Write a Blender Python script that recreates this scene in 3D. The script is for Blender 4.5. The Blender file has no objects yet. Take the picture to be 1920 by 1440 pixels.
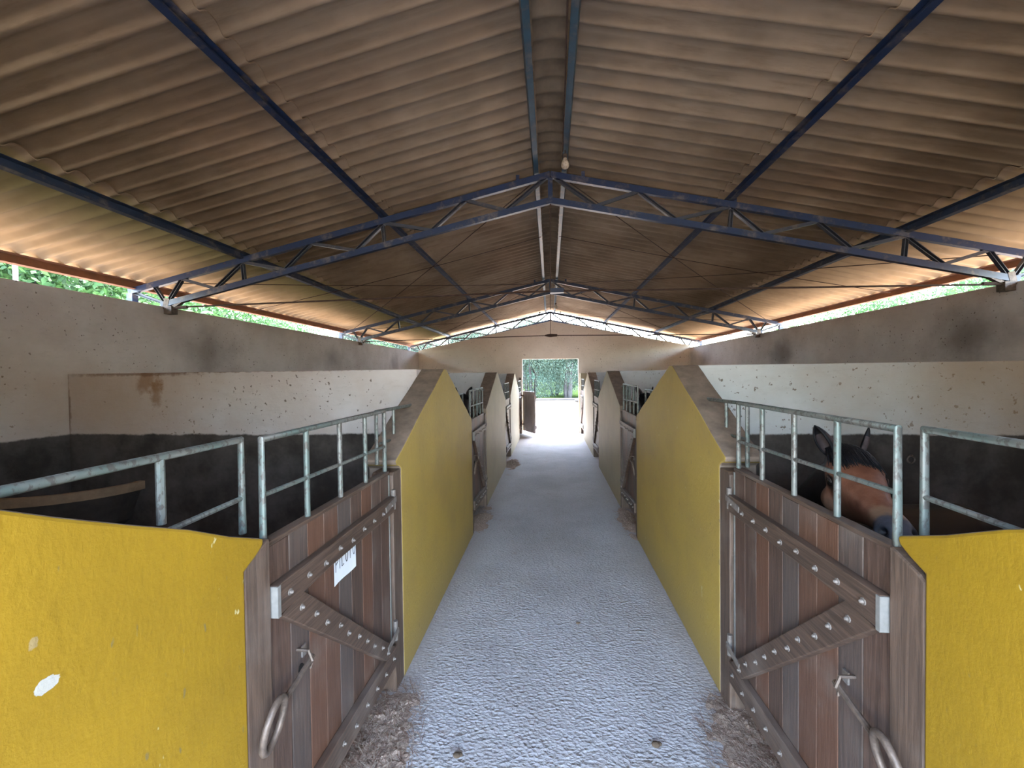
import bpy, bmesh, math, random
from mathutils import Vector, Matrix, noise as mnoise
random.seed(7)
R = random.random
PI = math.pi
C = bpy.context.scene.collection
sc = bpy.context.scene

# ------------------------------------------------------------------ helpers
class MB:
    def __init__(s): s.v=[]; s.f=[]
    def add(s, vs, fs):
        b=len(s.v); s.v+= [tuple(p) for p in vs]; s.f+= [tuple(i+b for i in f) for f in fs]; return s
    def box(s, x0,x1,y0,y1,z0,z1):
        return s.add([(x0,y0,z0),(x1,y0,z0),(x1,y1,z0),(x0,y1,z0),(x0,y0,z1),(x1,y0,z1),(x1,y1,z1),(x0,y1,z1)],
          [(0,3,2,1),(4,5,6,7),(0,1,5,4),(1,2,6,5),(2,3,7,6),(3,0,4,7)])
    def prism(s, pts, a, b):
        # pts: list of 3D-making lambdas not needed: polygon (y,z) extruded x from a to b
        n=len(pts)
        vs=[(a,y,z) for y,z in pts]+[(b,y,z) for y,z in pts]
        fs=[tuple(range(n))[::-1], tuple(range(n,2*n))]+[(i,(i+1)%n,(i+1)%n+n,i+n) for i in range(n)]
        return s.add(vs,fs)
    def obar(s, p0, p1, up, w, t):
        # oriented box from p0 to p1, width w along side, thickness t along up
        p0=Vector(p0);p1=Vector(p1);d=(p1-p0).normalized();up=Vector(up);up=(up-d*up.dot(d)).normalized();sd=d.cross(up)
        vs=[]
        for p in (p0,p1):
            for a,b in((-1,-1),(1,-1),(1,1),(-1,1)): vs.append(p+sd*(a*w/2)+up*(b*t/2))
        return s.add(vs,[(0,1,2,3),(7,6,5,4),(0,4,5,1),(1,5,6,2),(2,6,7,3),(3,7,4,0)])
    def channel(s, p0, p1, op, w, d, t=.004):
        # U section open towards op; w = web width, d = flange depth
        p0=Vector(p0);p1=Vector(p1);dr=(p1-p0).normalized();op=Vector(op);op=(op-dr*op.dot(dr)).normalized();sd=dr.cross(op)
        prof=[(-w/2,d/2),(-w/2,-d/2),(w/2,-d/2),(w/2,d/2),(w/2-t,d/2),(w/2-t,-d/2+t),(-w/2+t,-d/2+t),(-w/2+t,d/2)]
        vs=[p+sd*a+op*b for p in (p0,p1) for a,b in prof]
        fs=[(i,(i+1)%8,(i+1)%8+8,i+8) for i in range(8)]
        fs+=[(0,1,6,7),(1,2,5,6),(2,3,4,5),(8,15,14,9),(9,14,13,10),(10,13,12,11)]
        return s.add(vs,fs)
    def tube(s, pts, r, n=8, cap=True):
        pts=[Vector(p) for p in pts]; m=len(pts)
        rr=r if isinstance(r,(list,tuple)) else [r]*m
        d0=(pts[1]-pts[0]).normalized()
        ref=Vector((0,0,1)) if abs(d0.z)<.9 else Vector((1,0,0))
        vs=[]
        for i,p in enumerate(pts):
            d=(pts[min(i+1,m-1)]-pts[max(i-1,0)])
            d = d.normalized() if d.length>1e-9 else d0
            a=d.cross(ref)
            if a.length<1e-4: a=d.cross(Vector((0,1,0)))
            a.normalize(); b=d.cross(a)
            for k in range(n):
                t=2*PI*k/n; vs.append(p+(a*math.cos(t)+b*math.sin(t))*rr[i])
        fs=[]
        for i in range(m-1):
            for k in range(n):
                fs.append((i*n+k,i*n+(k+1)%n,(i+1)*n+(k+1)%n,(i+1)*n+k))
        if cap: fs.append(tuple(range(n))[::-1]); fs.append(tuple(range((m-1)*n,m*n)))
        return s.add(vs,fs)
    def sphere(s, c, r, nu=10, nv=7, sc3=(1,1,1)):
        vs=[];fs=[]
        for j in range(nv+1):
            ph=PI*j/nv
            for i in range(nu):
                th=2*PI*i/nu
                vs.append((c[0]+r*sc3[0]*math.sin(ph)*math.cos(th),c[1]+r*sc3[1]*math.sin(ph)*math.sin(th),c[2]+r*sc3[2]*math.cos(ph)))
        for j in range(nv):
            for i in range(nu): fs.append((j*nu+i,(j+1)*nu+i,(j+1)*nu+(i+1)%nu,j*nu+(i+1)%nu))
        return s.add(vs,fs)
    def build(s, name, mat, parent=None, smooth=False, bevel=0, fixn=True):
        me=bpy.data.meshes.new(name); me.from_pydata(s.v,[],s.f); me.update()
        if fixn:
            bm=bmesh.new(); bm.from_mesh(me)
            bmesh.ops.recalc_face_normals(bm,faces=bm.faces)
            bm.to_mesh(me); bm.free()
        if mat: me.materials.append(mat)
        if smooth:
            for p in me.polygons: p.use_smooth=True
        o=bpy.data.objects.new(name,me); C.objects.link(o)
        if parent: o.parent=parent
        if bevel:
            m=o.modifiers.new('bevel','BEVEL'); m.width=bevel; m.segments=2; m.limit_method='ANGLE'
        return o

def tag(o,label=None,cat=None,group=None,kind=None):
    if label: o['label']=label
    if cat: o['category']=cat
    if group: o['group']=group
    if kind: o['kind']=kind
    return o
def empty(name,loc=(0,0,0),label=None,cat=None,group=None,kind=None):
    o=bpy.data.objects.new(name,None); C.objects.link(o); o.location=loc; o.empty_display_size=.1
    return tag(o,label,cat,group,kind)
def struct(o,label=None): o['kind']='structure'; 
def copy_tree(o,parent=None):
    c=o.copy(); C.objects.link(c)
    if parent: c.parent=parent
    for ch in list(o.children): copy_tree(ch,c)
    return c
def resmooth(o,ang=1.1):
    for p in o.data.polygons: p.use_smooth=True
    try:
        m=o.data; m.set_sharp_from_angle(angle=ang)
    except Exception: pass

# ------------------------------------------------------------------ materials
class Mat:
    def __init__(s,name,rough=.8,metal=0.,spec=.3):
        s.m=bpy.data.materials.new(name); s.m.use_nodes=True; s.nt=s.m.node_tree; s.n=s.nt.nodes
        s.b=s.n['Principled BSDF']; s.b.inputs['Roughness'].default_value=rough; s.b.inputs['Metallic'].default_value=metal
        s.b.inputs['Specular IOR Level'].default_value=spec
        s.tc=s.n.new('ShaderNodeTexCoord'); s.h=None
    def L(s,a,b): s.nt.links.new(a,b)
    def val(s,inp,v):
        if isinstance(v,(int,float)): inp.default_value=v
        elif isinstance(v,tuple): inp.default_value=v if len(v)==4 else (*v,1)
        else: s.L(v,inp)
    def co(s,scale=(1,1,1),kind='Object',src=None,loc=(0,0,0)):
        m=s.n.new('ShaderNodeMapping'); m.inputs['Scale'].default_value=scale; m.inputs['Location'].default_value=loc
        s.L(src if src else s.tc.outputs[kind],m.inputs['Vector']); return m.outputs[0]
    def pos(s):
        g=s.n.new('ShaderNodeNewGeometry'); return g.outputs['Position']
    def noise(s,vec,scale=5,detail=4,rough=.6,dist=0):
        t=s.n.new('ShaderNodeTexNoise'); t.inputs['Scale'].default_value=scale; t.inputs['Detail'].default_value=detail
        t.inputs['Roughness'].default_value=rough; t.inputs['Distortion'].default_value=dist; s.L(vec,t.inputs['Vector']); return t.outputs['Fac']
    def voro(s,vec,scale=5,feat='F1'):
        t=s.n.new('ShaderNodeTexVoronoi'); t.feature=feat; t.inputs['Scale'].default_value=scale; s.L(vec,t.inputs['Vector']); return t.outputs['Distance']
    def ramp(s,f,stops):
        r=s.n.new('ShaderNodeValToRGB'); e=r.color_ramp.elements
        while len(e)<len(stops): e.new(.5)
        for i,(p,c) in enumerate(stops):
            e[i].position=p; e[i].color=(c,c,c,1) if isinstance(c,(int,float)) else (*c,1)
        s.L(f,r.inputs[0]); return r.outputs[0]
    def mix(s,f,a,b,mode='MIX'):
        m=s.n.new('ShaderNodeMix'); m.data_type='RGBA'; m.blend_type=mode
        s.val(m.inputs[0],f); s.val(m.inputs[6],a); s.val(m.inputs[7],b); return m.outputs[2]
    def math(s,op,a,b=0.,c=None):
        m=s.n.new('ShaderNodeMath'); m.operation=op; s.val(m.inputs[0],a); s.val(m.inputs[1],b)
        if c is not None: s.val(m.inputs[2],c)
        return m.outputs[0]
    def sep(s,v):
        m=s.n.new('ShaderNodeSeparateXYZ'); s.L(v,m.inputs[0]); return m.outputs
    def comb(s,x,y,z):
        m=s.n.new('ShaderNodeCombineXYZ'); s.val(m.inputs[0],x);s.val(m.inputs[1],y);s.val(m.inputs[2],z); return m.outputs[0]
    def sstep(s,v,a,b):
        m=s.n.new('ShaderNodeMapRange'); m.interpolation_type='SMOOTHSTEP'; s.val(m.inputs[0],v)
        m.inputs[1].default_value=a; m.inputs[2].default_value=b; return m.outputs[0]
    def col(s,c): s.val(s.b.inputs['Base Color'],c)
    def bump(s,h,strength=.3,dist=.01):
        b=s.n.new('ShaderNodeBump'); b.inputs['Strength'].default_value=strength; b.inputs['Distance'].default_value=dist
        s.L(h,b.inputs['Height'])
        if s.h: s.L(s.h,b.inputs['Normal'])
        s.h=b.outputs[0]; s.L(s.h,s.b.inputs['Normal'])
    def blob(s,c,sz):
        # soft spot: 1 inside, 0 outside, around world point c with radii sz
        p=s.co((1/sz[0],1/sz[1],1/sz[2]),src=s.pos(),loc=(-c[0]/sz[0],-c[1]/sz[1],-c[2]/sz[2]))
        l=s.n.new('ShaderNodeVectorMath'); l.operation='LENGTH'; s.L(p,l.inputs[0]); return l.outputs['Value']

def simple(name,c,rough=.7,metal=0,var=.25,scale=8,bump=.1,spec=.3):
    m=Mat(name,rough,metal,spec); n=m.noise(m.co(),scale,5,.65)
    lo=tuple(x*(1-var) for x in c); hi=tuple(min(1,x*(1+var)) for x in c)
    m.col(m.ramp(n,[(.3,lo),(.7,hi)])); m.bump(n,bump,.01); return m.m

def yellow_mat(name,c1,c2,dirt):
    m=Mat(name,.62,0,.35); P=m.pos()
    n1=m.noise(m.co((1,1,1),src=P),2.2,5,.6); n2=m.noise(m.co((1,9,1.2),src=P),5,5,.7); n3=m.noise(m.co(src=P),40,4,.7)
    base=m.mix(m.sstep(n1,.35,.7),c1,c2)
    base=m.mix(m.math('MULTIPLY',m.sstep(n2,.58,.75),.35),base,tuple(x*.62 for x in c1))
    # grime near the floor and faint rubbed scuffs
    z=m.sep(P)[2]
    g=m.math('MULTIPLY',m.sstep(m.math('ADD',z,m.math('MULTIPLY',n1,.35)),.55,.1),dirt)
    base=m.mix(g,base,(.22,.17,.09))
    sp=m.sstep(m.noise(m.co((1,1.6,1),src=P),17,3,.5),.725,.76)
    base=m.mix(m.math('MULTIPLY',sp,.8),base,(.5,.43,.22))
    dk=m.sstep(m.noise(m.co((1,3,.8),src=P,loc=(3,1,5)),21,2,.4),.72,.76)
    base=m.mix(m.math('MULTIPLY',dk,.7),base,(.16,.12,.05))
    m.col(base)
    m.bump(m.noise(m.co((1,7,4),src=P),7,4,.6),.3,.005)
    m.bump(n3,.4,.004)
    return m
YEL=(.275,.16,.0065)
my=yellow_mat('yellow_paint',YEL,(.235,.136,.0055),.45)
M_yel=my.m
# a chipped white patch on the nearest left panel only
mc=yellow_mat('yellow_paint_chipped',YEL,(.235,.136,.0055),.3)
d=mc.blob((-.911,.655,1.268),(.3,.019,.013)); nn=mc.noise(mc.co(src=mc.pos()),45,3,.6)
msk=mc.sstep(mc.math('ADD',d,mc.math('MULTIPLY',mc.math('SUBTRACT',nn,.5),1.6)),1.05,.95)
old=mc.b.inputs['Base Color'].links[0].from_socket
d2=mc.blob((-.911,.64,1.35),(.3,.008,.010))
msk2=mc.sstep(mc.math('ADD',d2,mc.math('MULTIPLY',mc.math('SUBTRACT',nn,.5),2.2)),1.0,.8)
mc.col(mc.mix(mc.math('MAXIMUM',msk,mc.math('MULTIPLY',msk2,.25)),old,(.36,.345,.31)))
M_yelc=mc.m
M_yelm=yellow_mat('yellow_paint_haze_mid',(.42,.285,.06),(.37,.25,.065),.5).m  # same yellow paint, aisle haze mixed into its base colour
M_yel2=yellow_mat('yellow_paint_haze',(.38,.30,.18),(.33,.265,.165),.45).m  # third panels: stronger haze and glare painted in as a paler yellow
M_yel3=yellow_mat('yellow_paint_haze_far',(.40,.33,.21),(.35,.29,.19),.35).m  # farthest panels: palest yellow, haze and doorway glare painted in

def wall_mat(name,upper,upper2,blobs=(),band=True,stain=False,warm=None):
    m=Mat(name,.88,0,.2); P=m.pos(); z=m.sep(P)[2]
    n1=m.noise(m.co(src=P),1.3,5,.6); n2=m.noise(m.co((1,1,3),src=P),7,5,.7)
    c=m.mix(m.sstep(n1,.3,.7),upper,upper2)
    c=m.mix(m.math('MULTIPLY',m.sstep(n2,.5,.8),.3),c,tuple(x*.65 for x in upper))
    for (p,sz,a) in blobs:
        d=m.math('ADD',m.blob(p,sz),m.math('MULTIPLY',m.math('SUBTRACT',n1,.5),1.6))
        c=m.mix(m.math('MULTIPLY',m.sstep(d,1.35,-.1),a*.85),c,(.13,.10,.085))
    # mould specks, clustered
    sp=m.math('MULTIPLY',m.sstep(m.noise(m.co(src=P),30,3,.55),.645,.70),m.sstep(m.noise(m.co(src=P,loc=(4,2,1)),1.4,2,.5),.40,.55))
    c=m.mix(m.math('MULTIPLY',sp,.8),c,(.09,.055,.035))
    sp2=m.sstep(m.noise(m.co(src=P,loc=(9,2,1)),12,3,.5),.72,.75)
    c=m.mix(m.math('MULTIPLY',sp2,.7),c,(.12,.075,.05))
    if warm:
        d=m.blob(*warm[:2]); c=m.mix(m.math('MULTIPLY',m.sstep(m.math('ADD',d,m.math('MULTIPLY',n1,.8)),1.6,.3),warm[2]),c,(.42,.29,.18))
    if stain:
        for (p,sz) in (((-3.5,3.36,1.80),(.13,.5,.12)),((-3.42,3.36,1.7),(.07,.5,.16)),((-3.6,3.36,1.86),(.75,.5,.025)),((-2.5,3.36,1.87),(1.3,.5,.012)),((-4.27,3.36,1.55),(.025,.1,.4))):
            d=m.math('ADD',m.blob(p,sz),m.math('MULTIPLY',m.math('SUBTRACT',m.noise(m.co(src=P),13,4,.7),.5),2.4))
            c=m.mix(m.math('MULTIPLY',m.sstep(d,1.2,.3),.6),c,(.24,.11,.03) if p[0]>-4 and sz[2]>.05 else (.13,.06,.03))
    if band:
        e=m.math('ADD',z,m.math('MULTIPLY',m.math('SUBTRACT',m.noise(m.co(src=P),5,4,.7),.5),.05))
        dk=m.mix(m.sstep(m.noise(m.co(src=P),2.5,5,.65),.35,.7),(.045,.037,.032),(.11,.094,.084))
        c=m.mix(m.sstep(e,1.345,1.325),c,dk)
    m.col(c); m.bump(m.noise(m.co(src=P),18,5,.6),.35,.008); m.bump(n2,.2,.01); return m.m
WU=(.52,.445,.405); WU2=(.66,.59,.555)
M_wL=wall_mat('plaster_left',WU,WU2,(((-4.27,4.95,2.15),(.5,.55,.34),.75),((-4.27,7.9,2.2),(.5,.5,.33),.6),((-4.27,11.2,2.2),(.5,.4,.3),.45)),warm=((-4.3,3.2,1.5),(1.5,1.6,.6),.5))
M_wR=wall_mat('plaster_right',WU,WU2,(((4.27,4.75,2.15),(.5,.48,.36),.9),((4.27,8.25,2.15),(.5,.5,.33),.75),((4.27,12.2,2.2),(.5,.45,.28),.5)))
M_part=wall_mat('plaster_partition',(.56,.55,.55),(.64,.63,.63))
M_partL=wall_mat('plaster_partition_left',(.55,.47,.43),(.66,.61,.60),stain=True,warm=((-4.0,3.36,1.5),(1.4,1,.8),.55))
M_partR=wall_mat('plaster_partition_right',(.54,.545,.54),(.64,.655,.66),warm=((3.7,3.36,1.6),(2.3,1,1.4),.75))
M_gab=wall_mat('plaster_gable',(.64,.55,.47),(.70,.62,.54),band=False)
M_cap=simple('dusty_cement_cap',(.21,.155,.12),.9,0,.3,9,.3)

# corrugated fibre cement
def roof_mat():
    m=Mat('fibre_cement',.85,0,.2); P=m.pos(); X=m.sep(P)
    n1=m.noise(m.co(src=P),.9,5,.6); n2=m.noise(m.co((.7,6,1),src=P),3,6,.72); n3=m.noise(m.co(src=P,loc=(5,5,5)),.5,3,.5)
    c=m.mix(m.sstep(n1,.3,.72),(.32,.235,.165),(.48,.37,.27))
    c=m.mix(m.math('MULTIPLY',m.sstep(n3,.5,.75),.45),c,(.44,.28,.19))
    c=m.mix(m.math('MULTIPLY',m.sstep(n2,.46,.76),.45),c,(.17,.115,.07))
    ax=m.math('ABSOLUTE',X[0],0.)
    # eave row paler and warmer: ground bounce put into the sheet colour
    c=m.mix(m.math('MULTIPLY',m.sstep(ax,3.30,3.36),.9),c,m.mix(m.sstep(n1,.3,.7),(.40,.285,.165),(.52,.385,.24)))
    # algae along the left low purlin
    al=m.math('MULTIPLY',m.sstep(m.math('ADD',X[0],m.math('MULTIPLY',m.noise(m.co((.7,1.5,1),src=P),1.8,5,.6),1.3)),-2.75,-2.5),1.)
    al2=m.math('MULTIPLY',m.math('SUBTRACT',1.,al),m.sstep(X[0],-4.35,-3.4))
    c=m.mix(m.math('MULTIPLY',m.math('MULTIPLY',al2,m.sstep(X[0],-3.2,-3.45)),.7),c,(.20,.21,.08))
    dirt=m.math('MULTIPLY',m.sstep(X[0],-3.2,-1.5),m.sstep(X[0],0.,-1.7))
    # darker streaks following the wave phase, broken up by noise
    ph=m.math('SINE',m.math('MULTIPLY_ADD',X[1],2*PI/.172,2.1))
    st=m.math('MULTIPLY',m.sstep(ph,.35,1.),m.sstep(m.noise(m.co((1,.6,1),src=P),1.1,4,.6),.42,.62))
    c=m.mix(m.math('MULTIPLY',st,.3),c,(.06,.04,.025))
    m.col(c); m.bump(n2,.25,.004); m.bump(m.noise(m.co(src=P),60,4,.6),.25,.003)
    return m.m
M_roof=roof_mat()
M_cap_r=simple('ridge_fibre_cement',(.22,.165,.115),.88,0,.4,3,.2)

def steel(name,c,rust=(.16,.075,.035),amt=.35,rough=.42,dust=(.30,.25,.22)):
    m=Mat(name,rough,.0,.5); P=m.pos(); n=m.noise(m.co(src=P),6,5,.7); n2=m.noise(m.co(src=P,loc=(3,7,1)),22,4,.7)
    k=m.mix(m.sstep(n,.3,.75),c,tuple(x*.6 for x in c))
    k=m.mix(m.math('MULTIPLY',m.sstep(n,.5,.72),amt),k,dust)
    k=m.mix(m.sstep(n2,.68,.76),k,rust); m.col(k); m.bump(n2,.15,.003); return m.m
M_blue=steel('blue_painted_steel',(.022,.042,.11),amt=.5)
M_bluegrey=steel('dusty_blue_steel',(.035,.055,.11),amt=.6)
M_teal=steel('teal_painted_steel',(.03,.09,.14),amt=.4)
M_red=steel('red_oxide_steel',(.27,.11,.055),amt=.25,rough=.7,dust=(.35,.2,.12))
M_web=steel('dusty_grey_steel',(.06,.065,.09),amt=.6,dust=(.20,.16,.13))
M_rod=simple('rusty_rod',(.075,.045,.035),.8,0,.3,20,.1)
M_pipe=(lambda: None)
def pipe_mat():
    m=Mat('galvanised_pipe',.5,.35,.5); P=m.pos(); n=m.noise(m.co(src=P),5,4,.7); n2=m.noise(m.co((1,1,.5),src=P),70,3,.6)
    k=m.mix(m.sstep(n,.35,.65),(.20,.195,.18),(.13,.165,.15)); k=m.mix(m.math('MULTIPLY',m.sstep(n2,.5,.6),.75),k,(.085,.07,.06)); m.col(k); m.bump(n2,.3,.002); return m.m
M_pipe=pipe_mat()

def wood_mat(name,base,dark,plankw=.113,grain_axis='z',var=1.):
    m=Mat(name,.55,0,.45); O=m.tc.outputs['Object']; X=m.sep(O)
    if plankw:
        idx=m.math('FLOOR',m.math('DIVIDE',X[1],plankw)); wn=m.n.new('ShaderNodeTexWhiteNoise'); wn.noise_dimensions='1D'; m.L(idx,wn.inputs['W'])
        off=m.math('MULTIPLY',wn.outputs['Value'],17.); V=m.comb(X[0],X[1],m.math('ADD',X[2],off)); tone=wn.outputs['Value']
    else: V=O; tone=None
    s={'z':(9,22,1.1),'y':(9,1.1,22),'d':(9,9,9)}[grain_axis]
    g=m.noise(m.co(s,src=V),3,6,.7,.6); b=m.noise(m.co(src=V),2.2,4,.6)
    c=m.mix(m.sstep(g,.32,.7),dark,base)
    if tone: c=m.mix(m.math('MULTIPLY',m.sstep(tone,.45,1.),.55),c,(.15,.058,.028))
    if tone: c=m.mix(m.math('MULTIPLY',m.sstep(tone,.4,0.),.4),c,(.10,.085,.08))
    c=m.mix(m.math('MULTIPLY',m.sstep(b,.5,.72),.45),c,(.21,.165,.14))
    w=m.noise(m.co({'z':(1,60,2.5),'y':(1,2.5,60),'d':(30,30,30)}[grain_axis],src=V),4,3,.7)
    c=m.mix(m.math('MULTIPLY',m.sstep(w,.66,.78),.5),c,(.34,.27,.23))
    m.col(c); m.bump(g,.5,.004); return m.m
M_plank=wood_mat('plank_wood',(.115,.068,.05),(.042,.026,.02))
M_rail=wood_mat('rail_wood',(.12,.072,.05),(.045,.028,.02),None,'y')
M_post=wood_mat('post_wood',(.14,.088,.062),(.06,.038,.027),None,'z')
M_greydoor=wood_mat('grey_door_wood',(.52,.46,.45),(.42,.37,.36),None)
M_palewood=simple('pale_end_grain',(.19,.18,.165),.7,0,.15,30,.1)
M_bolt=simple('dull_bolt',(.20,.17,.15),.7,.3,.3,40,.1)
M_iron=simple('worn_iron',(.13,.095,.075),.55,.4,.5,30,.3,.5)
M_paper=simple('paper',(.70,.72,.76),.8,0,.03,8,.02)
M_ink=simple('marker_ink',(.02,.02,.025),.6,0,.1,8,0)

def floor_mat():
    m=Mat('rough_concrete',.85,0,.2); P=m.pos()
    n1=m.noise(m.co(src=P),1.2,5,.6); n2=m.noise(m.co((1,1.4,1),src=P),34,4,.75,.3); v=m.voro(m.co((1,1.3,1),src=P),46)
    c=m.mix(m.sstep(n1,.3,.7),(.40,.378,.378),(.50,.48,.49))
    c=m.mix(m.math('MULTIPLY',m.sstep(n2,.52,.3),.6),c,(.26,.235,.22))
    e=m.math('ABSOLUTE',m.sep(P)[0],0.)
    c=m.mix(m.math('MULTIPLY',m.sstep(m.math('ADD',e,m.math('MULTIPLY',n1,.3)),.78,1.1),.45),c,(.25,.2,.17))
    b=m.noise(m.co(src=P,loc=(2,2,2)),3.3,4,.6); c=m.mix(m.math('MULTIPLY',m.sstep(b,.62,.75),.4),c,(.3,.19,.12))
    m.col(c)
    am=m.sstep(e,.95,.5)
    h=m.math('ADD',m.math('MULTIPLY',n2,1.),m.math('MULTIPLY',v,.7))
    m.bump(m.math('MULTIPLY',h,m.math('MULTIPLY_ADD',m.math('MULTIPLY',am,m.sstep(m.sep(P)[1],7.,3.)),.8,.2)),.9,.018)
    return m.m
M_floor=floor_mat()
M_bed=simple('stall_bedding',(.11,.075,.05),.95,0,.5,14,.8)
M_slab=simple('doorway_slab',(.40,.37,.34),.85,0,.15,5,.2)
def ground_mat():
    m=Mat('outdoor_ground',1.,0,0.); P=m.pos(); n=m.noise(m.co(src=P),.25,5,.6); n2=m.noise(m.co(src=P),2.5,6,.7); X=m.sep(P)
    c=m.mix(m.sstep(n2,.35,.65),(.20,.15,.11),(.29,.24,.195))
    g=m.math('MULTIPLY',m.sstep(n,.42,.6),m.sstep(n2,.4,.6))
    g=m.math('MAXIMUM',m.math('MULTIPLY',g,.4),m.sstep(m.math('SUBTRACT',X[1],m.math('MULTIPLY',X[0],-.4)),31.5,34))
    c=m.mix(g,c,(.016,.028,.009)); c=m.mix(m.math('MULTIPLY',m.sstep(X[1],1.5,-2.),.9),c,(.17,.14,.10)); m.col(c); m.bump(n2,.5,.05); return m.m
M_ground=ground_mat()
M_hill=simple('wooded_hill',(.010,.024,.020),1.,0,.5,.25,.6,0.)
M_bark=simple('pale_bark',(.075,.068,.062),.9,0,.35,3,.4)
def leaf_mat(name,c):
    m=Mat(name,.6,0,.3); g=m.n.new('ShaderNodeNewGeometry')
    r=m.ramp(g.outputs['Random Per Island'],[(0,tuple(x*.6 for x in c)),(1,tuple(min(1,x*1.45) for x in c))])
    m.col(r); 
    t=m.n.new('ShaderNodeBsdfTranslucent'); m.L(r,t.inputs[0]); mx=m.n.new('ShaderNodeMixShader'); mx.inputs[0].default_value=.4
    out=m.n['Material Output']; m.L(m.b.outputs[0],mx.inputs[1]); m.L(t.outputs[0],mx.inputs[2]); m.L(mx.outputs[0],out.inputs[0]); return m.m
M_leaf=leaf_mat('olive_leaf',(.065,.10,.068)); M_leaf2=leaf_mat('fresh_leaf',(.035,.085,.025))

# ------------------------------------------------------------------ dimensions
W=.911; WT=.2; X0=4.27; ZW=2.617; ZP=1.867; SL=.2205; ZR=3.865
YB=-2.3; YG=13.37; YE=14.2  # YB: unseen roof overhang behind the camera, lengthened to cut skylight
TY=[4.324,9.053,13.60]
def rz(x): return ZR-SL*abs(x)

# ------------------------------------------------------------------ setting
fl=MB()
nx,ny=30,180
fl.box(-X0,X0,YB,14.4,-.2,0)
struct(fl.build('floor',M_floor))
for s,nm in((-1,'left'),(1,'right')):
    b=MB(); b.box(min(s*1.115,s*4.26),max(s*1.115,s*4.26),YB+.05,YG,-.005,.012); o=b.build('floor',M_bed); struct(o)
b=MB(); b.box(-1.4,1.5,YG+.16,14.42,-.1,.008); struct(b.build('floor',M_slab))
# outer walls
b=MB(); b.box(-X0-.15,-X0,-.42,YG+.15,-.2,ZW); struct(b.build('wall_left',M_wL,bevel=.01))
b=MB(); b.box(X0,X0+.15,-.42,YG+.15,-.2,ZW); struct(b.build('wall_right',M_wR,bevel=.01))
# gable wall with door opening
g=[(-X0,0),(-.9,0),(-.9,2.335),(.865,2.325),(.865,0),(X0,0),(X0,2.68),(0,3.52),(-X0,2.665)]
vs=[(x,YG,z) for x,z in g]+[(x,YG+.15,z) for x,z in g]; n=len(g)
fs=[(0,1,2,8),(2,3,7,8),(3,4,5,6),(3,6,7)]; fs2=[tuple(i+n for i in f) for f in fs]
struct(MB().add(vs,fs+fs2+[(i,(i+1)%n,(i+1)%n+n,i+n) for i in range(n)]).build('wall_gable',M_gab))
g_added=[(-X0,0),(-.93,0),(-.93,2.4),(.93,2.4),(.93,0),(X0,0),(X0,2.68),(0,3.52),(-X0,2.665)]  # near gable behind the camera, unseen, added to shape the daylight inside
vs=[(x,-.27,z) for x,z in g_added]+[(x,-.42,z) for x,z in g_added]
struct(MB().add(vs,fs+fs2+[(i,(i+1)%n,(i+1)%n+n,i+n) for i in range(n)]).build('wall_gable',M_gab))  # added near gable, unseen, shapes the daylight inside
# partitions between stalls
PY=[3.43,7.06,10.66]
for i,y in enumerate(PY):
    for s in(-1,1):
        b=MB(); b.box(min(s*(W+WT-.005),s*X0),max(s*(W+WT-.005),s*X0),y-.075,y+.075,0,ZP)
        m={(0,-1):M_partL,(0,1):M_partR}.get((i,s),M_part)
        struct(b.build('wall_partition',m,bevel=.006))
# aisle panels: (y0,y1, peak, ylow0,ylow1)
OPEN=[(1.14,2.43),(4.70,5.80),(8.33,9.42),(12.05,13.20)]
ZS=1.27
def panel(s,y0,y1,pk,mat,nose0,nose1,name,zs=ZS):
    # outline in (y,z); noses lap over the posts
    pts=[(y0,0)]
    if nose0: pts+=[(y0,zs-.01),(y0-.03,zs+.01),(y0-.07,zs+.025),(y0-.085,zs+.045)]
    else: pts+=[(y0,zs)]
    N=9; a=(y0-(.075 if nose0 else 0),zs+.055); 
    for k in range(N):
        t=k/N; pts.append((a[0]+(pk-.04-a[0])*t,a[1]+(ZP-a[1])*t+(.004*math.sin(k*5.1) if k else 0)))
    pts.append((pk-.04,ZP)); pts.append((pk+.04,ZP))
    e=(y1+(.085 if nose1 else 0),zs+.055)
    for k in range(1,N): 
        t=k/N; pts.append((pk+.04+(e[0]-pk-.04)*t,ZP+(e[1]-ZP)*t+.004*math.sin(k*3.7)))
    pts.append(e)
    if nose1: pts+=[(y1+.08,zs+.035),(y1+.05,zs+.015),(y1,zs-.01)]
    pts.append((y1,0))
    # front skin (yellow) and body (cement) so the sloping top is bare cement
    n=len(pts)
    xo=s*W; xi=s*(W+WT)
    vs=[(xo,y,z) for y,z in pts]+[(xi,y,z) for y,z in pts]
    fs=[tuple(range(n)),tuple(range(n,2*n))[::-1]]+[(i,(i+1)%n,(i+1)%n+n,i+n) for i in range(n)]
    me=bpy.data.meshes.new(name); me.from_pydata(vs,[],fs); 
    me.materials.append(mat); me.materials.append(M_cap); me.materials.append(M_bedwall)
    bm=bmesh.new(); bm.from_mesh(me); bmesh.ops.recalc_face_normals(bm,faces=bm.faces); bm.to_mesh(me); bm.free()
    for p in me.polygons:
        if p.normal.z>.2: p.material_index=1
        elif abs(p.normal.x)>.9: p.material_index=0 if abs(p.center.x)<W+.05 else 2
        elif abs(p.normal.y)>.5: p.material_index=1
    o=bpy.data.objects.new(name,me); C.objects.link(o); struct(o)
    bv=o.modifiers.new('bevel','BEVEL'); bv.width=.008; bv.segments=2; bv.limit_method='ANGLE'; bv.angle_limit=.6
    return o
M_bedwall=wall_mat('plaster_inner',(.5,.46,.44),(.58,.55,.52))
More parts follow.
